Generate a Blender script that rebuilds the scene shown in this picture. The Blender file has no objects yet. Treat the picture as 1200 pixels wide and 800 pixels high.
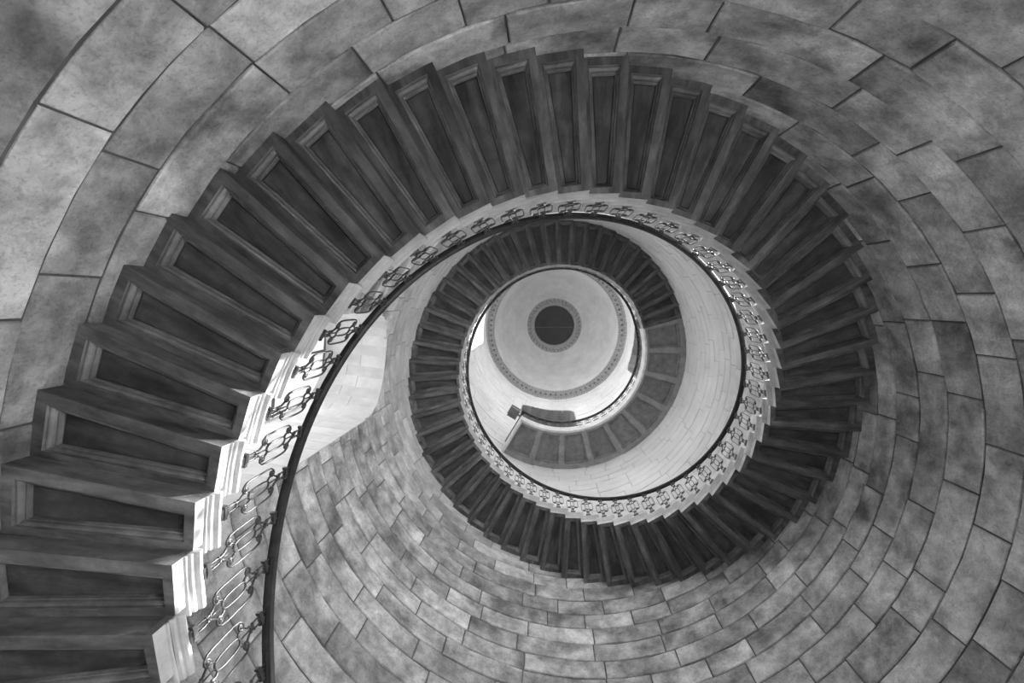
import bpy, bmesh, math, random
import numpy as np
from mathutils import Vector, Matrix
random.seed(7)
rnd = random.Random(11)

# ------------------------------------------------------------------ camera, world, sun, lamps in the openings, exposure
EYE = 1.6
CX, CY = 0.52557, 1.59565            # stair axis relative to the camera (image right, image down)
F_PX = 565.65
AX, AY = -0.0839425, 0.0706378       # small tilt away from the zenith
R_OUT, R_IN = 3.8, 2.5855
Z0, RISE, TH0, DTH = 2.56499 + EYE, 0.1581195, math.degrees(2.9690064), math.degrees(0.11217361)
K_LAND = 80
Z_LAND = Z0 + K_LAND * RISE

sc = bpy.context.scene
sc.view_settings.view_transform = 'Standard'
sc.view_settings.look = 'None'
sc.view_settings.gamma = 1.0
sc.view_settings.use_curve_mapping = False
sc.view_settings.exposure = 0.5

cam_d = bpy.data.cameras.new('camera')
cam_d.sensor_width = 36.0
cam_d.lens = F_PX * 36.0 / 1200.0
cam_d.clip_start = 0.02
cam_d.clip_end = 200
cam = bpy.data.objects.new('camera', cam_d)
sc.collection.objects.link(cam)
_Rx = np.array([[1, 0, 0], [0, math.cos(AX), -math.sin(AX)], [0, math.sin(AX), math.cos(AX)]])
_Ry = np.array([[math.cos(AY), 0, math.sin(AY)], [0, 1, 0], [-math.sin(AY), 0, math.cos(AY)]])
_M = _Ry @ _Rx
_r, _u, _f = [Vector((v[0], -v[1], v[2])) for v in (_M[0], _M[1], _M[2])]
CAM = Vector((-CX, -CY, EYE))
cam.matrix_world = Matrix(((_r.x, _u.x, -_f.x, CAM.x), (_r.y, _u.y, -_f.y, CAM.y), (_r.z, _u.z, -_f.z, CAM.z), (0, 0, 0, 1)))
sc.camera = cam


def project(v):
    d = v - CAM
    z = d.dot(_f)
    if z <= 0.01:
        return None
    return 600 + F_PX * d.dot(_r) / z, 400 - F_PX * d.dot(_u) / z


def P(az, r, z):
    """cylindrical place: azimuth in degrees as seen in the picture, radius from the stair axis, height"""
    a = math.radians(az)
    return Vector((r * math.cos(a), -r * math.sin(a), z))


world = bpy.data.worlds.new('overcast_sky')
sc.world = world
world.use_nodes = True
world.node_tree.nodes['Background'].inputs[0].default_value = (0.8, 0.8, 0.8, 1)
world.node_tree.nodes['Background'].inputs[1].default_value = 1.0

SUN_AZ, SUN_EL = 16.0, 38.5
sun_d = bpy.data.lights.new('sun', 'SUN')
sun_d.energy = 27.0
sun_d.angle = math.radians(0.6)
sun = bpy.data.objects.new('sun', sun_d)
sc.collection.objects.link(sun)
_L = Vector((math.cos(math.radians(SUN_EL)) * math.cos(math.radians(SUN_AZ)), -math.cos(math.radians(SUN_EL)) * math.sin(math.radians(SUN_AZ)), math.sin(math.radians(SUN_EL))))
sun.rotation_euler = _L.to_track_quat('Z', 'Y').to_euler()
sun.location = (30, 0, 40)

# openings: centre azimuth, half width (deg), sill, springing, rise, superellipse power, wall depth, lamp watts
OPEN = [
    dict(n=1, c=173.0, w=14.8, sill=4.17 + EYE, spr=8.25 + EYE, rise=1.25, p=2.1, depth=1.25, watt=34, label='west lower'),
    dict(n=2, c=29.0, w=15.0, sill=6.54 + EYE, spr=7.9 + EYE, rise=0.42, p=2.6, depth=0.35, watt=110, label='east'),
    dict(n=3, c=173.5, w=14.6, sill=20.2 + EYE, spr=24.3 + EYE, rise=0.85, p=2.4, depth=1.25, watt=190, label='west upper'),
    dict(n=4, c=83.0, w=15.0, sill=19.5 + EYE, spr=24.0 + EYE, rise=0.85, p=2.4, depth=0.9, watt=300, label='north upper'),
    dict(n=5, c=83.0, w=15.0, sill=6.2 + EYE, spr=8.6 + EYE, rise=0.85, p=2.4, depth=0.9, watt=170, label='north lower, added for light'),  # unseen window, added to light the lower shaft
    dict(n=10, c=173.0, w=14.8, sill=12.2 + EYE, spr=15.2 + EYE, rise=1.1, p=2.2, depth=1.25, watt=100, label='west middle, added for light'),  # unseen window behind the stair, added to brighten the middle shaft
    dict(n=11, c=83.0, w=14.8, sill=14.0 + EYE, spr=16.8 + EYE, rise=1.0, p=2.2, depth=0.9, watt=90, label='north middle, added for light'),  # likewise unseen, added for light in the middle shaft
    dict(n=6, c=263.0, w=19.3, sill=15.5 + EYE, spr=22.5 + EYE, rise=1.0, p=3.2, depth=1.6, watt=0, label='landing arch'),
    dict(n=7, c=352.0, w=19.3, sill=15.5 + EYE, spr=22.9 + EYE, rise=1.1, p=2.6, depth=1.6, watt=0, label='landing arch right'),
    dict(n=8, c=300.0, w=18.0, sill=0.0, spr=1.9, rise=0.7, p=2.2, depth=0.8, watt=260, label='ground door, added for light'),  # unseen doorway, added for fill light from below
    dict(n=9, c=40.0, w=14.0, sill=0.0, spr=1.5, rise=0.5, p=2.2, depth=0.8, watt=260, label='ground door north east, added for light'),  # second unseen doorway, added for the same low fill
]
for o_ in OPEN:
    if o_['watt'] <= 0:
        continue
    ld = bpy.data.lights.new('opening_area_light', 'AREA')  # area lamp standing in for daylight, also in the added openings
    ld.shape = 'RECTANGLE'
    half = math.radians(o_['w'])
    ld.size = 2 * R_OUT * math.sin(half) * 0.95
    ld.size_y = (o_['spr'] + o_['rise'] * .6 - o_['sill']) * 0.95
    ld.energy = o_['watt']
    lo = bpy.data.objects.new('opening_area_light', ld)
    sc.collection.objects.link(lo)
    zc = (o_['spr'] + o_['rise'] * .6 + o_['sill']) / 2
    lo.location = P(o_['c'], R_OUT + o_['depth'] - 0.06, zc)
    lo.rotation_euler = (P(o_['c'], 1, 0)).to_track_quat('Z', 'Y').to_euler()


# ------------------------------------------------------------------ materials
def mat(name, c0, c1, rough=0.85, scale=1.5, bump=0.25, bscale=25.0, tone=False, dark=0.0, metal=0.0, streak=None, tone_amt=0.25, detail=8, zfade=None, speck=0.0):
    m = bpy.data.materials.new(name)
    m.use_nodes = True
    nt = m.node_tree
    N, L = nt.nodes, nt.links
    b = N['Principled BSDF']
    b.inputs['Roughness'].default_value = rough
    b.inputs['Metallic'].default_value = metal
    geo = N.new('ShaderNodeNewGeometry')
    src = geo.outputs['Position']
    if tone:
        at0 = N.new('ShaderNodeAttribute')
        at0.attribute_name = 'tone'
        sc0 = N.new('ShaderNodeVectorMath')
        sc0.operation = 'SCALE'
        sc0.inputs[0].default_value = (91.0, 57.0, 73.0)
        L.new(at0.outputs['Fac'], sc0.inputs['Scale'])
        ad0 = N.new('ShaderNodeVectorMath')
        L.new(src, ad0.inputs[0])
        L.new(sc0.outputs['Vector'], ad0.inputs[1])
        src = ad0.outputs['Vector']
    if streak:
        tc = N.new('ShaderNodeTexCoord')
        mp = N.new('ShaderNodeMapping')
        mp.inputs['Scale'].default_value = streak
        L.new(tc.outputs['Object'], mp.inputs['Vector'])
        oi = N.new('ShaderNodeObjectInfo')
        vm = N.new('ShaderNodeVectorMath')
        vm.operation = 'SCALE'
        vm.inputs[0].default_value = (37.0, 53.0, 71.0)
        L.new(oi.outputs['Random'], vm.inputs['Scale'])
        L.new(vm.outputs['Vector'], mp.inputs['Location'])
        src2 = mp.outputs['Vector']
    else:
        src2 = src
    n1 = N.new('ShaderNodeTexNoise')
    n1.inputs['Scale'].default_value = scale
    n1.inputs['Detail'].default_value = detail
    n1.inputs['Roughness'].default_value = 0.62
    n1.inputs['Distortion'].default_value = 0.15
    L.new(src2, n1.inputs['Vector'])
    cr = N.new('ShaderNodeValToRGB')
    cr.color_ramp.elements[0].position = 0.34
    cr.color_ramp.elements[1].position = 0.66
    cr.color_ramp.elements[0].color = (c0, c0, c0, 1)
    cr.color_ramp.elements[1].color = (c1, c1, c1, 1)
    L.new(n1.outputs['Fac'], cr.inputs['Fac'])
    col = cr.outputs['Color']

    def mul(col, fac_out):
        mx = N.new('ShaderNodeMix')
        mx.data_type = 'RGBA'
        mx.blend_type = 'MULTIPLY'
        mx.inputs['Factor'].default_value = 1.0
        L.new(col, mx.inputs['A'])
        L.new(fac_out, mx.inputs['B'])
        return mx.outputs['Result']
    if dark > 0:     # blotches of grime
        n2 = N.new('ShaderNodeTexNoise')
        n2.inputs['Scale'].default_value = scale * 2.7
        n2.inputs['Detail'].default_value = 10
        n2.inputs['Roughness'].default_value = 0.7
        n2.inputs['Distortion'].default_value = 0.3
        L.new(src, n2.inputs['Vector'])
        r2 = N.new('ShaderNodeMapRange')
        r2.inputs['From Min'].default_value = 0.38
        r2.inputs['From Max'].default_value = 0.6
        r2.inputs['To Min'].default_value = 1.0 - dark
        r2.inputs['To Max'].default_value = 1.0
        L.new(n2.outputs['Fac'], r2.inputs['Value'])
        col = mul(col, r2.outputs['Result'])
    if speck > 0:    # pits
        n3 = N.new('ShaderNodeTexNoise')
        n3.inputs['Scale'].default_value = 48
        n3.inputs['Detail'].default_value = 4
        L.new(src, n3.inputs['Vector'])
        r3 = N.new('ShaderNodeMapRange')
        r3.inputs['From Min'].default_value = 0.34
        r3.inputs['From Max'].default_value = 0.46
        r3.inputs['To Min'].default_value = 1.0 - speck
        r3.inputs['To Max'].default_value = 1.0
        L.new(n3.outputs['Fac'], r3.inputs['Value'])
        col = mul(col, r3.outputs['Result'])
    if tone:         # each stone has its own shade
        at = N.new('ShaderNodeAttribute')
        at.attribute_name = 'tone'
        rt = N.new('ShaderNodeMapRange')
        rt.inputs['To Min'].default_value = 1 - tone_amt
        rt.inputs['To Max'].default_value = 1 + tone_amt
        L.new(at.outputs['Fac'], rt.inputs['Value'])
        col = mul(col, rt.outputs['Result'])
    if streak:
        ro = N.new('ShaderNodeMapRange')
        ro.inputs['To Min'].default_value = 0.75
        ro.inputs['To Max'].default_value = 1.25
        L.new(oi.outputs['Random'], ro.inputs['Value'])
        col = mul(col, ro.outputs['Result'])
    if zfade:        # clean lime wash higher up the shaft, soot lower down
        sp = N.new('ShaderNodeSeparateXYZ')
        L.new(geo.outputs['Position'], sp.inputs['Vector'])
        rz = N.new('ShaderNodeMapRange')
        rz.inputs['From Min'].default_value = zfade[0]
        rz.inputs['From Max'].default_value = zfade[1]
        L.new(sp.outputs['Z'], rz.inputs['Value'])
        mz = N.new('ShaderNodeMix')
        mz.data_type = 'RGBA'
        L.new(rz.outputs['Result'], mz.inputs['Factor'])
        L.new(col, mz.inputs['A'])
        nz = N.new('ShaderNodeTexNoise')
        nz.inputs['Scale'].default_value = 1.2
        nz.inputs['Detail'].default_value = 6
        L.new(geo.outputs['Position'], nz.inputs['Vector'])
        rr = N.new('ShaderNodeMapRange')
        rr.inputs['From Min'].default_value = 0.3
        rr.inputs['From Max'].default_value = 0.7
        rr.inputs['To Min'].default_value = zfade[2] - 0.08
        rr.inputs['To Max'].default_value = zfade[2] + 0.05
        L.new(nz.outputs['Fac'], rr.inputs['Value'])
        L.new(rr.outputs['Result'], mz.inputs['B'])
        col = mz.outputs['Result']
    L.new(col, b.inputs['Base Color'])
    if bump > 0:
        nb = N.new('ShaderNodeTexNoise')
        nb.inputs['Scale'].default_value = bscale
        nb.inputs['Detail'].default_value = 8
        nb.inputs['Roughness'].default_value = 0.6
        L.new(src2 if streak else src, nb.inputs['Vector'])
        bp = N.new('ShaderNodeBump')
        bp.inputs['Strength'].default_value = bump
        bp.inputs['Distance'].default_value = 0.02
        L.new(nb.outputs['Fac'], bp.inputs['Height'])
        L.new(bp.outputs['Normal'], b.inputs['Normal'])
    return m


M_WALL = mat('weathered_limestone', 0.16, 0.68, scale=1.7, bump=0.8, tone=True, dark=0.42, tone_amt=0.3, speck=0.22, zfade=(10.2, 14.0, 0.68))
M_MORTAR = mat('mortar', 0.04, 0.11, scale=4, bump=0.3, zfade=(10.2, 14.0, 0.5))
M_SOFFIT = mat('dark_stone_soffit', 0.045, 0.19, scale=1.9, bump=0.25, dark=0.35, streak=(1.0, 4.5, 4.5), bscale=12, rough=0.7)  # dark stone, deepened further for shade along the step undersides
M_PANEL = mat('shaded_stone_panel', 0.02, 0.11, scale=1.9, bump=0.25, dark=0.45, streak=(1.0, 4.5, 4.5), bscale=12, rough=0.7)  # step stone darker here, recess shade put into the colour
M_MOULD = mat('toned_stone_moulding', 0.10, 0.27, scale=2.5, bump=0.3, dark=0.35, bscale=30, rough=0.65)  # on steps paler than the soffit, caught light put into colour
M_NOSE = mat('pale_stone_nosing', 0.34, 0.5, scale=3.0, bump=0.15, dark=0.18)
M_LAND = mat('landing_stone', 0.22, 0.34, scale=2.5, bump=0.15, dark=0.2)
M_LPANEL = mat('landing_coffer_stone', 0.16, 0.26, scale=2.0, bump=0.15, dark=0.3)
M_FASCIA = mat('landing_fascia_stone', 0.55, 0.72, scale=4.0, bump=0.15, dark=0.15)
M_IRON = mat('wrought_iron', 0.05, 0.09, rough=0.38, scale=20, bump=0.15, bscale=80, metal=0.55)
M_RAIL = mat('handrail_iron', 0.02, 0.045, rough=0.42, scale=10, bump=0.1, bscale=60, metal=0.3)
M_REVEAL = mat('clean_reveal_stone', 0.5, 0.64, scale=2.0, bump=0.15, tone=True, tone_amt=0.07, dark=0.08)
M_DOME = mat('dome_plaster', 0.56, 0.66, scale=0.9, bump=0.08, bscale=8, dark=0.1)
M_CORN = mat('cornice_plaster', 0.3, 0.42, scale=6, bump=0.1, dark=0.2)
M_OCU = mat('oculus_lid', 0.035, 0.055, scale=1.5, bump=0.05)
M_ARCHD = mat('shaded_passage_stone', 0.2, 0.3, scale=2.0, bump=0.2, tone=True, tone_amt=0.15)  # reveal stone darkened, shade of the passage put into the colour
M_FLOOR = mat('floor_flagstone', 0.35, 0.48, scale=2.0, bump=0.2, tone=True, tone_amt=0.12)
M_WOOD = mat('dark_oak', 0.1, 0.18, scale=5.0, bump=0.1)
M_LEAD = mat('window_lead', 0.1, 0.14, scale=5.0, bump=0.0)
M_OUT = mat('outer_render', 0.3, 0.4, scale=1.0, bump=0.0)
M_GLASS = bpy.data.materials.new('window_glass')
M_GLASS.use_nodes = True
_n = M_GLASS.node_tree
_t = _n.nodes.new('ShaderNodeBsdfTransparent')
_g = _n.nodes.new('ShaderNodeBsdfGlossy')
_x = _n.nodes.new('ShaderNodeMixShader')
_x.inputs[0].default_value = 0.08
_g.inputs['Roughness'].default_value = 0.05
_n.links.new(_t.outputs[0], _x.inputs[1])
_n.links.new(_g.outputs[0], _x.inputs[2])
_n.links.new(_x.outputs[0], _n.nodes['Material Output'].inputs['Surface'])


# ------------------------------------------------------------------ mesh helpers
class MB:
    def __init__(self):
        self.v, self.f, self.t = [], [], []

    def add(self, verts, faces, tone=0.5):
        o = len(self.v)
        self.v += [tuple(v) for v in verts]
        self.f += [tuple(i + o for i in f) for f in faces]
        self.t += [tone] * len(faces)

    def box(self, c, s, M=None, tone=0.5):
        vs = [Vector((c[0] + s[0] * x / 2, c[1] + s[1] * y / 2, c[2] + s[2] * z / 2)) for x in (-1, 1) for y in (-1, 1) for z in (-1, 1)]
        if M is not None:
            vs = [M @ v for v in vs]
        self.add(vs, [(0, 1, 3, 2), (4, 6, 7, 5), (0, 4, 5, 1), (2, 3, 7, 6), (0, 2, 6, 4), (1, 5, 7, 3)], tone)

    def sweep(self, rings, closed_path=False, cap=True, tone=0.5):
        n = len(rings[0])
        vs = [v for r in rings for v in r]
        fs = []
        m = len(rings)
        for i in range(m if closed_path else m - 1):
            j = (i + 1) % m
            for k in range(n):
                l = (k + 1) % n
                fs.append((i * n + k, i * n + l, j * n + l, j * n + k))
        if cap and not closed_path:
            fs.append(tuple(range(n)))
            fs.append(tuple(range((m - 1) * n, m * n)))
        self.add(vs, fs, tone)

    def mesh(self, name, m, smooth=False):
        me = bpy.data.meshes.new(name)
        me.from_pydata(self.v, [], self.f)
        bm = bmesh.new()
        bm.from_mesh(me)
        bmesh.ops.recalc_face_normals(bm, faces=bm.faces)
        bm.to_mesh(me)
        bm.free()
        a = me.attributes.new('tone', 'FLOAT', 'FACE')
        a.data.foreach_set('value', self.t)
        me.materials.append(m)
        if smooth:
            me.polygons.foreach_set('use_smooth', [True] * len(me.polygons))
        me.update()
        return me

    def build(self, name, m, parent=None, smooth=False, **props):
        return link(name, self.mesh(name, m, smooth), parent, **props)


def link(name, data, parent=None, **props):
    o = bpy.data.objects.new(name, data)
    sc.collection.objects.link(o)
    if parent is not None:
        o.parent = parent
    for k, v in props.items():
        o[k] = v
    return o


def tube_rings(path, r, n=6, flat=1.3):
    """round bar along a 3D path"""
    rings = []
    for i, p in enumerate(path):
        a = path[max(i - 1, 0)]
        b = path[min(i + 1, len(path) - 1)]
        t = (b - a).normalized()
        ref = Vector((0, 1, 0)) if abs(t.y) < 0.9 else Vector((1, 0, 0))
        u = t.cross(ref).normalized()
        w = t.cross(u)
        rr = r[i] if isinstance(r, (list, tuple)) else r
        rings.append([p + u * rr * math.cos(2 * math.pi * k / n) + w * rr * flat * math.sin(2 * math.pi * k / n) for k in range(n)])
    return rings


# ------------------------------------------------------------------ shaft wall: courses of curved stones
def head(o, az):
    d = (az - o['c'] + 180) % 360 - 180
    if abs(d) > o['w'] + 1e-6:
        return None
    q = min(1.0, abs(d) / o['w'])
    return o['spr'] + o['rise'] * max(0.0, 1 - q ** o['p']) ** (1 / o['p'])


def gap_at(az, z0, z1):
    """lowest free height above an opening at this azimuth inside the course, or None if the course is untouched"""
    for o in OPEN:
        h = head(o, az)
        if h is None or o['sill'] >= z1 - 1e-4 or h <= z0:
            continue
        return h
    return None


def stone_cols(az0, az1, z0, z1, jag, tone, mb, r_face, lo_at=None, seg=4):
    """one curved ashlar with a chamfered edge: front face, four bevels, four returns"""
    e = 0.0075          # half joint
    ch = 0.009          # chamfer
    da = math.degrees(e / R_OUT)
    dc = math.degrees(ch / R_OUT)
    a0, a1 = az0 + da, az1 - da
    if a1 - a0 < 3 * dc:
        return
    azs = [a0] + [a0 + dc + (a1 - a0 - 2 * dc) * i / seg for i in range(seg + 1)] + [a1]
    nz = len(azs)
    rows = []
    for kind in range(4):
        row = []
        for i, az in enumerate(azs):
            zb = (max(z0, lo_at(az)) if lo_at else z0) + e
            zt = z1 - e
            edge = i in (0, nz - 1)
            zb += jag[i % 5] * 0.6 + 0.002
            zt += jag[(i + 3) % 5] * 0.6 - 0.002
            if zt - zb < 0.03:
                zb = zt - 0.03
            if kind == 0:
                row.append(P(az, r_face + ch * 1.2, zb))
            elif kind == 1:
                row.append(P(az, r_face + (ch * 1.2 if edge else jag[i % len(jag)]), zb + (0 if edge else ch)))
            elif kind == 2:
                row.append(P(az, r_face + (ch * 1.2 if edge else jag[(i + 2) % len(jag)]), zt - (0 if edge else ch)))
            else:
                row.append(P(az, r_face + ch * 1.2, zt))
        rows.append(row)
    vs = [v for r in rows for v in r]
    fs = []
    for j in range(3):
        for i in range(nz - 1):
            a = j * nz + i
            fs.append((a, a + 1, a + nz + 1, a + nz))
    base = len(vs)
    rb = R_OUT + 0.06
    vs += [P(az, rb, v.z) for az, v in zip(azs, rows[0])] + [P(az, rb, v.z) for az, v in zip(azs, rows[3])]
    for i in range(nz - 1):
        fs.append((i, i + 1, base + i + 1, base + i))
        fs.append((3 * nz + i, 3 * nz + i + 1, base + nz + i + 1, base + nz + i))
    fs += [(0, nz, 2 * nz, 3 * nz, base + nz, base), (nz - 1, 2 * nz - 1, 3 * nz - 1, 4 * nz - 1, base + 2 * nz - 1, base + nz - 1)]
    mb.add(vs, fs, tone)


course_z = [z + EYE for z in (2.145, 2.545, 2.94, 3.36, 3.76, 4.17, 4.58, 4.99, 5.43, 5.83, 6.2, 6.54, 6.88, 7.24, 7.6, 7.96, 8.34, 8.72)]
while course_z[-1] < 26.15 + EYE - 0.3:
    course_z.append(course_z[-1] + 0.36)
course_z[-1] = 26.2 + EYE
z = course_z[0]
while z > 0.45:
    z -= 0.41
    course_z.insert(0, z)
course_z[0] = 0.0

SPEC = {  # a vertical joint read from the photograph per course bottom: azimuth
    2.145: 138.7, 2.545: 127.0, 2.94: 127.1, 3.36: 57.6, 3.76: 60.6, 4.17: 58.8, 4.58: 2.5, 4.99: 338.5, 5.43: 11.5, 5.83: 6.8}


def stair_hides(v):
    d = v - CAM
    prev = None
    for i in range(1, 81):
        t = 0.2 + 0.79 * i / 80
        q = CAM + d * t
        r = math.hypot(q.x, q.y)
        az = math.degrees(math.atan2(-q.y, q.x))
        idx = ((TH0 - az) % 360) / DTH
        g = (q.z - Z0) / RISE
        per = 360 / DTH
        w = (g - idx) / per
        fl = math.floor(w)
        if prev is not None and r > R_IN and fl != prev and g < K_LAND:
            return True
        prev = fl
    return False


stones = []
wall = link('wall_shaft', None, kind='structure', label='circular limestone wall of the stair shaft built in curved courses')
brnd = random.Random(5)
for ci in range(len(course_z) - 1):
    z0, z1 = course_z[ci], course_z[ci + 1]
    start = None
    for k, v in SPEC.items():
        if abs(k + EYE - z0) < 0.02:
            start = v
    if start is None:
        start = brnd.uniform(0, 360)
    a = start
    joints = [a]
    while True:
        w = brnd.choice([9.5, 12, 13.5, 14.5, 16, 18])
        if a + w > start + 360 - 7:
            break
        a += w
        joints.append(a)
    joints.append(start + 360)
    for j0, j1 in zip(joints[:-1], joints[1:]):
        cuts = [j0, j1]
        for o in OPEN:
            for s in (-1, 1):
                e = o['c'] + s * o['w']
                for sh in (0, 360, 720):
                    if j0 + 0.4 < e + sh < j1 - 0.4 and o['sill'] < z1 - 1e-3 and o['spr'] + o['rise'] > z0:
                        cuts.append(e + sh)
        cuts.sort()
        for c0, c1 in zip(cuts[:-1], cuts[1:]):
            n = 9
            samp = [(c0 + (c1 - c0) * (i + 0.5) / n) for i in range(n)]
            gaps = [gap_at(s, z0, z1) for s in samp]
            tone = min(1, max(0, brnd.gauss(0.5, 0.27)))
            jag = [brnd.uniform(-0.006, 0.006) for _ in range(5)]
            rf = R_OUT + brnd.uniform(-0.009, 0.006)
            if all(g is None for g in gaps):
                stones.append((c0, c1, z0, z1, jag, tone, rf, None))
            elif all(g is not None and g >= z1 - 0.03 for g in gaps):
                continue
            else:
                run = None
                for i in range(n + 1):
                    ok = i < n and (gaps[i] is None or gaps[i] < z1 - 0.03)
                    if ok and run is None:
                        run = i
                    if not ok and run is not None:
                        b0, b1 = c0 + (c1 - c0) * run / n, c0 + (c1 - c0) * i / n
                        stones.append((b0, b1, z0, z1, jag, tone, rf, lambda az, z0=z0, z1=z1: gap_at(az, z0, z1) or z0))
                        run = None

scored = []
for i, s in enumerate(stones):
    cs = [project(P(az, R_OUT, zz)) for az, zz in ((s[0], s[2]), (s[1], s[2]), (s[1], s[3]), (s[0], s[3]))]
    sc_ = 0
    if all(cs):
        area = abs(sum(cs[k][0] * cs[(k + 1) % 4][1] - cs[(k + 1) % 4][0] * cs[k][1] for k in range(4))) / 2
        mx, my = sum(c[0] for c in cs) / 4, sum(c[1] for c in cs) / 4
        inside = any(0 <= c[0] <= 1200 and 0 <= c[1] <= 800 for c in cs)
        if inside:
            hid = all(stair_hides(P(s[0] + (s[1] - s[0]) * u, R_OUT - 0.02, s[2] + (s[3] - s[2]) * w)) for u in (0.1, 0.5, 0.9) for w in (0.1, 0.9))
            sc_ = 0 if hid else area
    scored.append((sc_, i))
scored.sort(reverse=True)
top = set(i for a, i in scored[:300] if a > 0)
rest = MB()
for i, s in enumerate(stones):
    c0, c1, z0, z1, jag, tone, rf, lo = s
    if i in top:
        m = MB()
        stone_cols(c0, c1, z0, z1, jag, tone, m, rf, lo, 3 if lo is None else 6)
        if m.v:
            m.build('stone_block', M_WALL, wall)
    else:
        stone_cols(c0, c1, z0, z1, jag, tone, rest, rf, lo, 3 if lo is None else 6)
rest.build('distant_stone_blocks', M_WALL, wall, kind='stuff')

# mortar bed behind the stones and the outer skin, both with the openings cut out
bed = MB()
NA = 360
for rr in (R_OUT + 0.016, R_OUT + 0.34):
    zs = sorted(set([0.0, 26.2 + EYE] + [o['sill'] for o in OPEN]))
    for i in range(NA):
        a0, a1 = i * 360 / NA, (i + 1) * 360 / NA
        am = (a0 + a1) / 2
        holes = sorted((o['sill'], o) for o in OPEN if head(o, am) is not None) if False else sorted([(o['sill'], OPEN.index(o)) for o in OPEN if head(o, am) is not None])
        zc = 0.0
        lo0 = lo1 = 0.0
        for sl, oi in holes:
            o = OPEN[oi]
            if sl > max(lo0, lo1) + 1e-4:
                bed.add([P(a0, rr, lo0), P(a1, rr, lo1), P(a1, rr, sl), P(a0, rr, sl)], [(0, 1, 2, 3)])
            lo0 = head(o, a0) or head(o, a1) or o['spr']
            lo1 = head(o, a1) or o['spr']
            if head(o, a0) is None:
                lo0 = o['spr']
        bed.add([P(a0, rr, lo0), P(a1, rr, lo1), P(a1, rr, 26.2 + EYE), P(a0, rr, 26.2 + EYE)], [(0, 1, 2, 3)])
bed.build('mortar_bed', M_MORTAR, wall)

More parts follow.
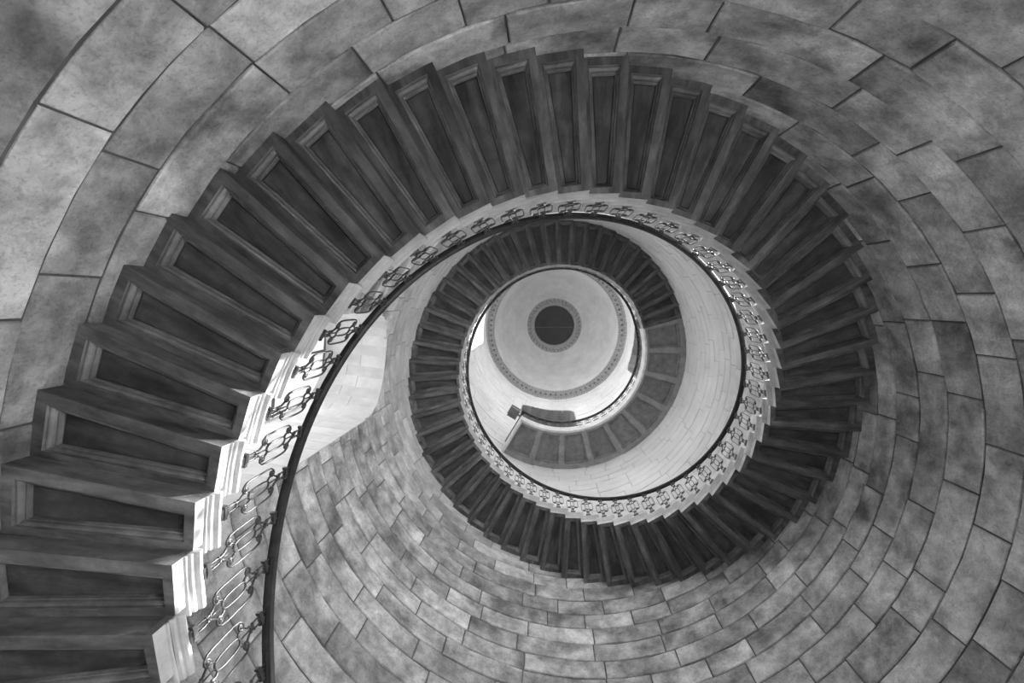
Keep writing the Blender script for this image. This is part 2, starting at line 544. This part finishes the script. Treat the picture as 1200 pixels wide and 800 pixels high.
# ------------------------------------------------------------------ openings: reveals of separate stones, glazing or dark passage end
for o in OPEN:
    dark = o['watt'] == 0
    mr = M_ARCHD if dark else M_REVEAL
    name = ('door_%d' if o['label'].startswith(('ground', 'landing')) else 'window_%d') % o['n']  # numbered names also cover the unseen openings added for light
    e = link(name, None, kind='structure')
    e.location = P(o['c'], R_OUT, o['sill'])
    inv = Matrix.Translation(-e.location)
    ca = math.radians(o['c'])
    ax = Vector((math.cos(ca), -math.sin(ca), 0))            # outward
    tx = Vector((math.sin(ca), math.cos(ca), 0))             # along the wall
    n_arc = 14

    def rim(az, zz, k):
        """point on the inner rim pushed outward by k in 0..1 to the flat window plane"""
        a = P(az, R_OUT, zz)
        d = (R_OUT + o['depth']) - a.dot(ax)
        return a + ax * d * k
    # jamb stones, course by course
    for s in (-1, 1):
        az = o['c'] + s * o['w']
        zs_ = [o['sill']] + [c for c in course_z if o['sill'] + 0.1 < c < o['spr'] - 0.1] + [o['spr']]
        for zi, (za, zb) in enumerate(zip(zs_[:-1], zs_[1:])):
            m = MB()
            side = -tx * s * 0.0
            k0 = 0.0
            split = 0.45 if zi % 2 else 0.65
            for ka, kb in ((0, split), (split, 1)):
                g = 0.004
                q = [rim(az, za + g, ka) + ax * g * (ka > 0), rim(az, za + g, kb) - ax * g, rim(az, zb - g, kb) - ax * g, rim(az, zb - g, ka) + ax * g * (ka > 0)]
                thick = (P(az, 1, 0).cross(Vector((0, 0, 1)))).normalized() * (1 if s > 0 else -1)
                # push away from the opening
                thick = -tx * s * 0 + (q[0] - P(o['c'], R_OUT, za + g))
                thick.z = 0
                thick = (thick - ax * thick.dot(ax)).normalized() * 0.12
                b = [v + thick for v in q]
                m.add([inv @ v for v in q + b], [(0, 1, 2, 3), (4, 5, 6, 7), (0, 1, 5, 4), (1, 2, 6, 5), (2, 3, 7, 6), (3, 0, 4, 7)], rnd.random())
            m.build('jamb_stone', mr, e)
    # intrados stones
    for i in range(0, n_arc):
        f0, f1 = i / n_arc, (i + 1) / n_arc
        # even by angle
        def pt(f):
            t = math.pi * (1 - f)
            d = math.cos(t)
            az = o['c'] + o['w'] * d
            return az, head(o, az) if abs(d) < 1 else o['spr']
        nsub = 3
        pts = [pt(f0 + (f1 - f0) * j / nsub) for j in range(nsub + 1)]
        split = 0.4 if i % 2 else 0.6
        m = MB()
        for ka, kb in ((0, split), (split, 1)):
            t_ = rnd.random()
            vs = []
            for az, zz in pts:
                vs.append(rim(az, zz, ka) + ax * (0.006 if ka > 0 else 0.0))
                vs.append(rim(az, zz, kb) - ax * 0.002)
                vs.append(rim(az, zz, kb) - ax * 0.002 + Vector((0, 0, 0.12)))
                vs.append(rim(az, zz, ka) + ax * (0.006 if ka > 0 else 0.0) + Vector((0, 0, 0.12)))
            rings = [vs[k * 4:k * 4 + 4] for k in range(nsub + 1)]
            mid = sum((v for r in rings for v in r), Vector()) / (4 * len(rings))
            rings = [[inv @ (mid + (v - mid) * 1.0) for v in r] for r in rings]
            m.sweep(rings, tone=t_)
        m.build('arch_stone', mr, e)
    # sill
    m = MB()
    q = []
    for k in (0, 1):
        for az in np.linspace(o['c'] - o['w'], o['c'] + o['w'], 7):
            q.append(inv @ rim(float(az), o['sill'] + 0.01, k))
    m.add(q, [(i, i + 1, i + 8, i + 7) for i in range(6)])
    m.add([v - Vector((0, 0, 0.1)) for v in q], [(i, i + 1, i + 8, i + 7) for i in range(6)])
    m.build('sill' if o['sill'] > 0.5 else 'threshold', mr, e)
    W = R_OUT * math.sin(math.radians(o['w']))
    H = o['spr'] + o['rise'] - o['sill']
    cz = (o['spr'] + o['rise'] + o['sill']) / 2
    Rm = Matrix((( tx.x, ax.x, 0, 0), (tx.y, ax.y, 0, 0), (0, 0, 1, 0), (0, 0, 0, 1)))
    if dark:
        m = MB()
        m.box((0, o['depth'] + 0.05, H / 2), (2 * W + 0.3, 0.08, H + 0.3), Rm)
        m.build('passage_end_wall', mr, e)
    elif o['sill'] > 0.5:
        m = MB()
        zb = 0.0
        for u in (-0.97, 0, 0.97):
            m.box((u * W, o['depth'] + 0.02, H / 2), (0.03, 0.04, H), Rm)
        for u in np.linspace(0.0, 1.0, 4):
            m.box((0, o['depth'] + 0.02, H * float(u)), (2 * W, 0.04, 0.03), Rm)
        m.build('window_frame', M_LEAD, e)
        m = MB()
        m.box((0, o['depth'] + 0.05, H / 2), (2 * W, 0.006, H), Rm)
        m.build('pane', M_GLASS, e)

# ------------------------------------------------------------------ floor of flagstones
fl = link('floor', None, kind='structure', label='round stone floor at the foot of the stair')
m = MB()
m.add([P(a, R_OUT + 0.4, -0.03) for a in range(0, 360, 6)], [tuple(range(60))])
m.build('floor_bed', M_MORTAR, fl)
for ri_ in range(6):
    r0, r1 = R_OUT * ri_ / 6, R_OUT * (ri_ + 1) / 6
    n = max(4, ri_ * 6)
    for i in range(n):
        a0, a1 = 360 * i / n + ri_ * 7, 360 * (i + 1) / n + ri_ * 7
        g0 = math.degrees(0.004 / max(r0, 0.2))
        g1 = math.degrees(0.004 / r1)
        ns = 3
        t_ = rnd.random()
        inner = [P(a0 + g0 + (a1 - a0 - 2 * g0) * j / ns, r0 + 0.004, 0) for j in range(ns + 1)]
        outer = [P(a0 + g1 + (a1 - a0 - 2 * g1) * j / ns, r1 - 0.004, 0) for j in range(ns + 1)]
        top_ = inner + outer[::-1]
        m = MB()
        k = len(top_)
        m.add(top_ + [v - Vector((0, 0, 0.03)) for v in top_], [tuple(range(k))] + [(j, (j + 1) % k, k + (j + 1) % k, k + j) for j in range(k)], t_)
        m.build('flagstone', M_FLOOR, fl)

# ------------------------------------------------------------------ staircase: one step modelled, then copied round the shaft
stair = link('stone_staircase', None, label='cantilevered spiral stone staircase with dark panelled undersides winding up the wall', category='staircase')
DR = math.radians(DTH)


def SL(s, t, z, over=0.0):
    """local step coordinates: s metres inward from the wall, t 0 (low side) .. 1 (high side)"""
    a = (t - 1.0) * DR
    return None


# local frame: the high side radial line lies on +x; the low side is rotated by -DTH
hi = Vector((1, 0, 0))
lo_ = Vector((math.cos(-DR), math.sin(-DR), 0))
RW = R_OUT + 0.06
H_in, H_out = hi * R_IN, hi * RW
L_in, L_out = lo_ * R_IN, lo_ * RW


def inset(dl, dh, dw, di, z):
    """corner points of the soffit outline inset by low, high, wall and inner distances"""
    nl = Vector((-lo_.y, lo_.x, 0))      # from low side towards high side
    nh = Vector((0, -1, 0))              # from high side towards low side

    def cross(r):
        # points on radius r along offset lines
        # low line: nl*dl + lo_*s ; |.| = r
        sl = math.sqrt(r * r - dl * dl)
        sh = math.sqrt(r * r - dh * dh)
        return nl * dl + lo_ * sl, nh * dh + hi * sh
    a, b = cross(R_IN + di)
    d, c = cross(RW - dw)
    return [Vector((p.x, p.y, z)) for p in (a, b, c, d)]


TH = 0.185


def build_step():
    body = MB()
    l0 = inset(0, 0, 0, 0, 0)
    l1 = inset(0.045, 0.075, 0.135, 0.055, 0)
    topv = inset(0, 0, 0, 0, TH)
    vs = l0 + l1 + topv
    fs = [(0, 1, 5, 4), (1, 2, 6, 5), (2, 3, 7, 6), (3, 0, 4, 7), (8, 9, 10, 11), (0, 1, 9, 8), (1, 2, 10, 9), (2, 3, 11, 10), (3, 0, 8, 11)]
    body.add(vs, fs)
    mo = MB()
    prof = [(0, 0.0), (0.0, 0.012), (0.003, 0.026), (0.007, 0.026), (0.008, 0.012), (0.014, 0.014), (0.021, 0.026), (0.024, 0.040), (0.026, 0.052), (0.029, 0.052), (0.030, 0.038), (0.036, 0.040), (0.038, 0.064), (0.042, 0.064)]
    loops = [inset(0.045 + d, 0.075 + d, 0.135 + d * 1.7, 0.055 + d, z) for d, z in prof]
    for a, b in zip(loops[:-1], loops[1:]):
        mo.add(a + b, [(k, (k + 1) % 4, 4 + (k + 1) % 4, 4 + k) for k in range(4)])
    pn = MB()
    q = inset(0.045 + 0.044, 0.075 + 0.044, 0.135 + 0.044 * 1.7, 0.055 + 0.044, 0.064)
    q2 = inset(0.045 + 0.050, 0.075 + 0.050, 0.135 + 0.050 * 1.7, 0.055 + 0.050, 0.056)
    pn.add(q + q2, [(0, 1, 5, 4), (1, 2, 6, 5), (2, 3, 7, 6), (3, 0, 4, 7), (4, 5, 6, 7)])
    # nosing moulding along the inner end, with the front overhang
    no = MB()
    over = -DR - 0.062 / R_IN
    pr = [(0.0, 0.0), (0.0, 0.082), (0.012, 0.086), (0.012, 0.098), (-0.006, 0.102), (-0.006, 0.112), (0.016, 0.120), (0.022, 0.134), (0.006, 0.139), (0.030, 0.146), (0.042, 0.156), (0.044, 0.170), (0.036, TH + 0.004), (-0.05, TH + 0.004), (-0.05, 0.0)]
    rings = []
    # plain end face only as long as the riser, moulding runs past it
    for k, t in enumerate((0.0, -DR)):
        d = Vector((math.cos(t), math.sin(t), 0))
        rings.append([d * (R_IN - 0.001 - x) + Vector((0, 0, z_)) for x, z_ in pr[:2] + [(-0.05, 0.082), (-0.05, 0.008)]])
    no.sweep(rings)
    rings = []
    for t in (0.0, -DR * 0.5, over):
        d = Vector((math.cos(t), math.sin(t), 0))
        rings.append([d * (R_IN - 0.001 - x) + Vector((0, 0, z_)) for x, z_ in pr[1:14]] + [d * (R_IN + 0.05) + Vector((0, 0, 0.082))])
    no.sweep(rings)
    # front nosing along the riser
    fr = []
    for r in (R_IN, RW - 0.06):
        rg = []
        for x, z_ in [(0.0, 0.120), (0.02, 0.130), (0.04, 0.142), (0.055, 0.150), (0.060, 0.166), (0.055, 0.182), (0.0, TH + 0.003)]:
            nl = Vector((lo_.y, -lo_.x, 0))
            rg.append(lo_ * r + nl * x + Vector((0, 0, z_)))
        fr.append(rg)
    no.sweep(fr)
    return body, mo, pn, no


b_, mo_, pn_, no_ = build_step()
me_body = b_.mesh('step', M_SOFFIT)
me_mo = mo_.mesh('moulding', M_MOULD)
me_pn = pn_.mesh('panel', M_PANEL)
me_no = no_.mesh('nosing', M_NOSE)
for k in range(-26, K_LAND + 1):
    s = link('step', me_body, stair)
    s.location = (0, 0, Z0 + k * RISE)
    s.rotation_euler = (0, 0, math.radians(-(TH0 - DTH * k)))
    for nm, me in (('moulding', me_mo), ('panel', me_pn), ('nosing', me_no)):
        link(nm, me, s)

# ------------------------------------------------------------------ landing with nine coffers
AZ_A = TH0 - DTH * K_LAND + 360 * 1      # start azimuth (deg, decreasing along the landing)
AZ_A = AZ_A % 360 + 360
AZ_B = 239.0
land = link('stone_landing', None, label='curved stone landing with nine square coffers underneath at the top of the stair', category='landing')
LT = 0.30
R_LI = R_IN - 0.03
NC = 9
W_C = (AZ_A - AZ_B) / NC


def ring_quad(a0, a1, r0, r1, z, seg):
    inner = [P(a0 + (a1 - a0) * j / seg, r0, z) for j in range(seg + 1)]
    outer = [P(a0 + (a1 - a0) * j / seg, r1, z) for j in range(seg + 1)]
    return inner, outer


slab = MB()
seg = 4
for c in range(NC):
    a0, a1 = AZ_B + W_C * c, AZ_B + W_C * (c + 1)
    rib = 1.5
    i0, o0 = ring_quad(a0, a1, R_LI, RW, Z_LAND, seg)
    i1, o1 = ring_quad(a0 + rib, a1 - rib, R_LI + 0.13, R_OUT - 0.16, Z_LAND, seg)
    n = seg + 1
    vs = i0 + o0 + i1 + o1
    for j in range(seg):
        slab.add([i0[j], i0[j + 1], i1[j + 1], i1[j]], [(0, 1, 2, 3)])
        slab.add([o0[j], o0[j + 1], o1[j + 1], o1[j]], [(0, 1, 2, 3)])
    slab.add([i0[0], o0[0], o1[0], i1[0]], [(0, 1, 2, 3)])
    slab.add([i0[-1], o0[-1], o1[-1], i1[-1]], [(0, 1, 2, 3)])
    # top
    it, ot = ring_quad(a0, a1, R_LI, RW, Z_LAND + LT, seg)
    for j in range(seg):
        slab.add([it[j], it[j + 1], ot[j + 1], ot[j]], [(0, 1, 2, 3)])
slab.add([P(AZ_B, R_LI, Z_LAND), P(AZ_B, RW, Z_LAND), P(AZ_B, RW, Z_LAND + LT), P(AZ_B, R_LI, Z_LAND + LT)], [(0, 1, 2, 3)])
slab.build('slab', M_LAND, land)
for c in range(NC):
    a0, a1 = AZ_B + W_C * c + 1.5, AZ_B + W_C * (c + 1) - 1.5
    r0, r1 = R_LI + 0.13, R_OUT - 0.16
    m = MB()
    prof = [(0, 0), (0.004, 0.03), (0.02, 0.034), (0.03, 0.05), (0.05, 0.055), (0.055, 0.10)]
    loops = []
    for d, zz in prof:
        dd0, dd1 = math.degrees(d / r0), math.degrees(d / r1)
        loops.append([P(a0 + dd0 + (a1 - a0 - 2 * dd0) * j / seg, r0 + d, Z_LAND + zz) for j in range(seg + 1)] +
                     [P(a1 - dd1 - (a1 - a0 - 2 * dd1) * j / seg, r1 - d, Z_LAND + zz) for j in range(seg + 1)])
    k = len(loops[0])
    for A, B in zip(loops[:-1], loops[1:]):
        m.add(A + B, [(j, (j + 1) % k, k + (j + 1) % k, k + j) for j in range(k)])
    mo = m.build('coffer_moulding', M_LAND, land)
    # egg and dart beads round the coffer
    bd = MB()
    for side in range(4):
        cnt = 14
        for j in range(cnt):
            f = (j + 0.5) / cnt
            if side == 0:
                v = P(a0 + 0.5 + (a1 - a0 - 1) * f, r0 + 0.022, Z_LAND + 0.022)
            elif side == 1:
                v = P(a0 + 0.5 + (a1 - a0 - 1) * f, r1 - 0.022, Z_LAND + 0.022)
            else:
                aa = a0 + 0.42 if side == 2 else a1 - 0.42
                v = P(aa, r0 + 0.03 + (r1 - r0 - 0.06) * f, Z_LAND + 0.022)
            bd.box(v, (0.03, 0.03, 0.02))
    bd.build('bead_course', M_MOULD, mo, kind='stuff')
    m = MB()
    L = loops[-1]
    m.add(L, [tuple(range(len(L)))])
    m.build('coffer_panel', M_LPANEL, land)
# fascia: moulded pale edge along the inner curve and the free end
prof = [(0.0, -0.03), (0.01, -0.02), (0.015, 0.0), (0.015, 0.06), (0.022, 0.07), (0.022, 0.16), (0.03, 0.19), (0.038, 0.22), (0.04, 0.26), (0.04, LT + 0.01), (-0.06, LT + 0.01), (-0.06, -0.03)]
m = MB()
rings = []
az = AZ_A
while az > AZ_B:
    rings.append([P(az, R_LI - x, Z_LAND + zz) for x, zz in prof])
    az -= 3
rings.append([P(AZ_B - math.degrees(max(x, 0) / R_LI), R_LI - x, Z_LAND + zz) for x, zz in prof])
tB = (P(AZ_B - 90, 1, 0)).normalized()


def tdir(az):
    a = math.radians(az)
    return Vector((math.sin(a), math.cos(a), 0)) * 1.0


def end_pt(x, r, zz):
    base = P(AZ_B, r, Z_LAND + zz)
    # move to smaller azimuth
    d = (P(AZ_B - 1, r, 0) - P(AZ_B, r, 0)).normalized()
    return base + d * x


rings[-1] = [end_pt(max(x, 0) if x > 0 else x, R_LI - x, zz) for x, zz in prof]
m.sweep(rings, cap=True)
m.build('fascia', M_FASCIA, land)
m = MB()
m.sweep([[end_pt(x, r, zz) for x, zz in prof] for r in (R_LI - 0.0, RW)], cap=True)
m.build('end_fascia', M_FASCIA, land)

# ------------------------------------------------------------------ railing
rail = link('iron_railing', None, label='wrought iron railing with scrolled balusters and dark handrail following the stair edge', category='railing')
R_RAIL = 2.553
RAIL_H = 1.09


def rail_z(idx):
    # height of the underside of the rail over the pitch line
    if idx <= K_LAND - 0.5:
        return Z0 + idx * RISE + RAIL_H
    return Z_LAND - 0.5 * RISE + RAIL_H + min(1.0, (idx - K_LAND + 0.5) / 1.0) * 0.08


prof_r = [(-0.030, 0.0), (-0.012, -0.006), (-0.010, -0.014), (0.010, -0.014), (0.012, -0.006), (0.030, 0.0), (0.036, 0.012), (0.030, 0.022), (0.038, 0.036), (0.030, 0.052), (0.012, 0.060), (-0.012, 0.060), (-0.030, 0.052), (-0.038, 0.036), (-0.030, 0.022), (-0.036, 0.012)]
m = MB()
rings = []
END_IDX = (TH0 + 360 - (AZ_B - 0.6)) / DTH + 0.0
while END_IDX < K_LAND:
    END_IDX += 360 / DTH
idx = -25.0
idxs = []
while idx < END_IDX:
    idxs.append(idx)
    idx += 0.25
idxs.append(END_IDX)
for idx in idxs:
    rings.append([P(TH0 - DTH * idx, R_RAIL + x, rail_z(idx) + zz) for x, zz in prof_r])
m.sweep(rings)
m.build('handrail', M_RAIL, rail)
# rail along the free end of the landing
m = MB()
zz_r = rail_z(END_IDX)
m.sweep([[end_pt(-0.03 + x, r, zz_r - Z_LAND + zz) for x, zz in prof_r] for r in (R_RAIL, R_OUT - 0.01)])
m.build('end_handrail', M_RAIL, rail)

# baluster ornament in its own plane: x across, z up, y thickness
BH = 0.86


def pth(pts):
    return [Vector((x, 0, z)) for x, z in pts]


def curl(cx, cz, r0, a_start, turns, sgn, n=10):
    out = []
    for i in range(n + 1):
        f = i / n
        a = a_start + sgn * turns * 2 * math.pi * f
        r = r0 * (1 - 0.72 * f)
        out.append((cx + r * math.cos(a), cz + r * math.sin(a)))
    return out


RB = 0.0062
core = MB()
for s in (-1, 1):
    core.sweep(tube_rings(pth([(s * 0.020, 0.0), (s * 0.020, 0.13), (s * 0.013, 0.17), (s * 0.022, 0.21), (s * 0.045, 0.245)]), RB))
    core.sweep(tube_rings(pth([(s * 0.020, BH), (s * 0.020, 0.73), (s * 0.012, 0.69), (s * 0.022, 0.65), (s * 0.045, 0.615)]), RB))
core.sweep(tube_rings(pth([(0, 0.0), (0, 0.16)]), 0.004))
core.sweep(tube_rings(pth([(0, 0.16), (0, 0.30)]), [0.006, 0.004]))
core.sweep(tube_rings(pth([(0, 0.56), (0, 0.70)]), [0.004, 0.006]))
core.sweep(tube_rings(pth([(0, 0.76), (0, BH)]), 0.004))
for cz in (0.175, 0.685):       # leaf knots
    for q in range(4):
        a = q * math.pi / 2 + math.pi / 4
        core.sweep(tube_rings(pth([(0, cz), (0.030 * math.cos(a), cz + 0.030 * math.sin(a)), (0.036 * math.cos(a), cz + 0.036 * math.sin(a))]), [0.010, 0.009, 0.004], n=6))
ringm = core
pts = []
for i in range(24):
    a = 2 * math.pi * i / 24
    ca_, sa_ = math.cos(a), math.sin(a)
    pts.append((0.036 * math.copysign(abs(ca_) ** 0.7, ca_), 0.43 + 0.125 * math.copysign(abs(sa_) ** 0.75, sa_)))
rg = tube_rings(pth(pts + pts[:2]), RB)
ringm.sweep(rg[:-2] + [rg[-2]], cap=False)
me_core = core.mesh('baluster', M_IRON, True)


def scroll_mesh(s):
    m = MB()
    # long C with curls turned inward at both ends
    lowc = curl(0.066, 0.268, 0.031, -math.pi / 2, 1.15, -1)[::-1]
    up = curl(0.066, 0.592, 0.031, math.pi / 2, 1.15, 1)
    mid = [(0.085, 0.246), (0.104, 0.275), (0.110, 0.33), (0.110, 0.43), (0.110, 0.53), (0.104, 0.585), (0.085, 0.614)]
    pts = lowc + mid + up
    m.sweep(tube_rings(pth([(s * x, z) for x, z in pts]), RB))
    # inner S arm linking curl and ring
    for z0_, sg in ((0.245, 1), (0.615, -1)):
        m.sweep(tube_rings(pth([(s * 0.045, z0_), (s * 0.052, z0_ + sg * 0.03), (s * 0.040, z0_ + sg * 0.06), (s * 0.026, z0_ + sg * 0.075)]), RB))
        m.sweep(tube_rings([Vector((s * 0.066, -0.008, z0_ + sg * 0.023)), Vector((s * 0.066, 0.008, z0_ + sg * 0.023))], 0.011, n=8))
    return m.mesh('scroll', M_IRON, True)


me_scr = [scroll_mesh(-1), scroll_mesh(1)]
me_cols = []
for zc, zd in ((0.045, 0.03), (0.785, 0.03)):
    colm = MB()
    colm.box((0, 0, zc), (0.070, 0.024, 0.018))
    colm.box((0, 0, zc + zd * 0.6), (0.060, 0.020, 0.020))
    for s in (-1, 1):
        colm.box((s * 0.037, 0, zc), (0.016, 0.028, 0.030))
    if zc < 0.1:
        colm.box((0, 0, 0.008), (0.066, 0.028, 0.018))
    me_cols.append(colm.mesh('collar', M_IRON))


def baluster(loc, yaw, sz):
    b = link('baluster', me_core, rail)
    b.location = loc
    b.rotation_euler = (0, 0, yaw)
    b.scale = (1, 1, sz)
    for nm, me in (('scroll', me_scr[0]), ('scroll', me_scr[1]), ('collar', me_cols[0]), ('collar', me_cols[1])):
        link(nm, me, b)


R_BAL = 2.556
k = -24
while True:
    idx = k - 0.55
    if idx > END_IDX - 0.4:
        break
    az = TH0 - DTH * idx
    zt = (Z0 + k * RISE + TH) if k <= K_LAND else Z_LAND + LT + 0.01
    baluster(P(az, R_BAL, zt), math.radians(-az) + math.pi / 2, (rail_z(idx) - zt) / BH)
    k += 1
for i in range(4):
    r = R_RAIL + 0.16 + i * 0.30
    baluster(end_pt(-0.03, r, LT + 0.01), math.radians(-AZ_B), (zz_r - Z_LAND - LT) / BH)

# ------------------------------------------------------------------ timber box at the corner of the landing rail
m = MB()
Mb = Matrix.Rotation(math.radians(-AZ_B), 4, 'Z')
box = link('timber_box', None, label='small dark timber box fixed outside the corner of the landing railing', category='box')
bl = end_pt(0.26, R_RAIL + 0.20, 0.95)
box.location = bl
box.rotation_euler = (0, 0, math.radians(-AZ_B))
m.box((0, 0, 0.16), (0.30, 0.30, 0.32))
m.build('body', M_WOOD, box)
m = MB()
m.box((0, 0, 0.335), (0.35, 0.35, 0.03))
m.build('lid', M_WOOD, box)
m = MB()
m.box((0, 0, -0.01), (0.33, 0.33, 0.02))
m.box((0, -0.2, 0.16), (0.05, 0.14, 0.05))
m.build('bracket', M_WOOD, box)

# ------------------------------------------------------------------ cornice, dome, oculus
ZC = 26.2 + EYE


def lathe(mb, prof, n=128, tone=0.5):
    rings = []
    for i in range(n):
        rings.append([P(360 * i / n, r, z) for r, z in prof])
    vs = [v for r in rings for v in r]
    k = len(prof)
    fs = []
    for i in range(n):
        j = (i + 1) % n
        for q in range(k - 1):
            fs.append((i * k + q, j * k + q, j * k + q + 1, i * k + q + 1))
    mb.add(vs, fs, tone)


corn = link('trim_1', None, kind='structure', label='ornamented plaster cornice ring at the foot of the dome')
m = MB()
lathe(m, [(3.86, ZC - 0.02), (3.72, ZC - 0.02), (3.70, ZC + 0.03), (3.66, ZC + 0.03), (3.64, ZC + 0.08), (3.46, ZC + 0.08), (3.44, ZC + 0.12), (3.40, ZC + 0.12), (3.37, ZC + 0.2), (3.37, ZC + 0.34), (3.9, ZC + 0.34)])
m.build('cornice_ring', M_CORN, corn)
m = MB()
for i in range(160):
    a = 360 * i / 160
    Mx = Matrix.Rotation(math.radians(-a), 4, 'Z')
    m.box((3.42, 0, ZC + 0.13), (0.05, 0.075, 0.07), Mx)
    if i % 2 == 0:
        m.box((3.55, 0, ZC + 0.07), (0.12, 0.13, 0.04), Mx)
    m.box((3.68, 0, ZC + 0.02), (0.04, 0.07, 0.04), Mx)
m.build('dentil_course', M_MOULD, corn, kind='stuff')

dome = link('ceiling', None, kind='structure', label='pale plaster dome closing the top of the stair shaft')
ZO = 31.2 + EYE
m = MB()
prof = []
for i in range(17):
    t = (i / 16) * math.radians(62)
    rr = 3.42 * math.cos(t)
    # squeeze so that the last radius is 1.72
    prof.append((rr, ZC + 0.3 + (ZO - ZC - 0.3) * math.sin(t) / math.sin(math.radians(62))))
q = prof[-1][0]
prof = [(1.72 + (r - q) * (3.42 - 1.72) / (3.42 - q), z) for r, z in prof]
lathe(m, prof)
m.build('dome_shell', M_DOME, dome, smooth=True)
m = MB()
lathe(m, [(r + 0.3, z + 0.3) for r, z in prof] + [(0.01, ZO + 1.2)], 64)
m.build('dome_roof', M_OUT, dome)

ocr = link('trim_2', None, kind='structure', label='guilloche ring moulding round the oculus')
m = MB()
lathe(m, [(1.80, ZO + 0.02), (1.78, ZO - 0.03), (1.74, ZO - 0.03), (1.72, ZO + 0.0), (1.48, ZO + 0.02), (1.46, ZO - 0.03), (1.41, ZO - 0.03), (1.38, ZO + 0.02), (1.34, ZO + 0.02), (1.30, ZO + 0.06), (1.27, ZO + 0.2), (1.27, ZO + 0.5)], 96)
m.build('oculus_moulding', M_CORN, ocr)
m = MB()
for i in range(40):
    a = 9 * i
    Mx = Matrix.Rotation(math.radians(-a), 4, 'Z')
    m.box((1.62, 0, ZO), (0.13, 0.06, 0.05), Mx)
    m.box((1.54, 0.08, ZO), (0.05, 0.08, 0.05), Mx)
m.build('guilloche_course', M_MOULD, ocr, kind='stuff')
lid = link('oculus_lid', None, label='dark round lid closing the oculus at the centre of the dome', category='lid')
m = MB()
m.add([P(a, 1.3, ZO + 0.22) for a in range(0, 360, 6)], [tuple(range(60))])
m.build('boarding', M_OCU, lid)
m = MB()
m.box((0, 0.12, ZO + 0.205), (2.4, 0.03, 0.02))
m.build('cross_bar', M_LEAD, lid)
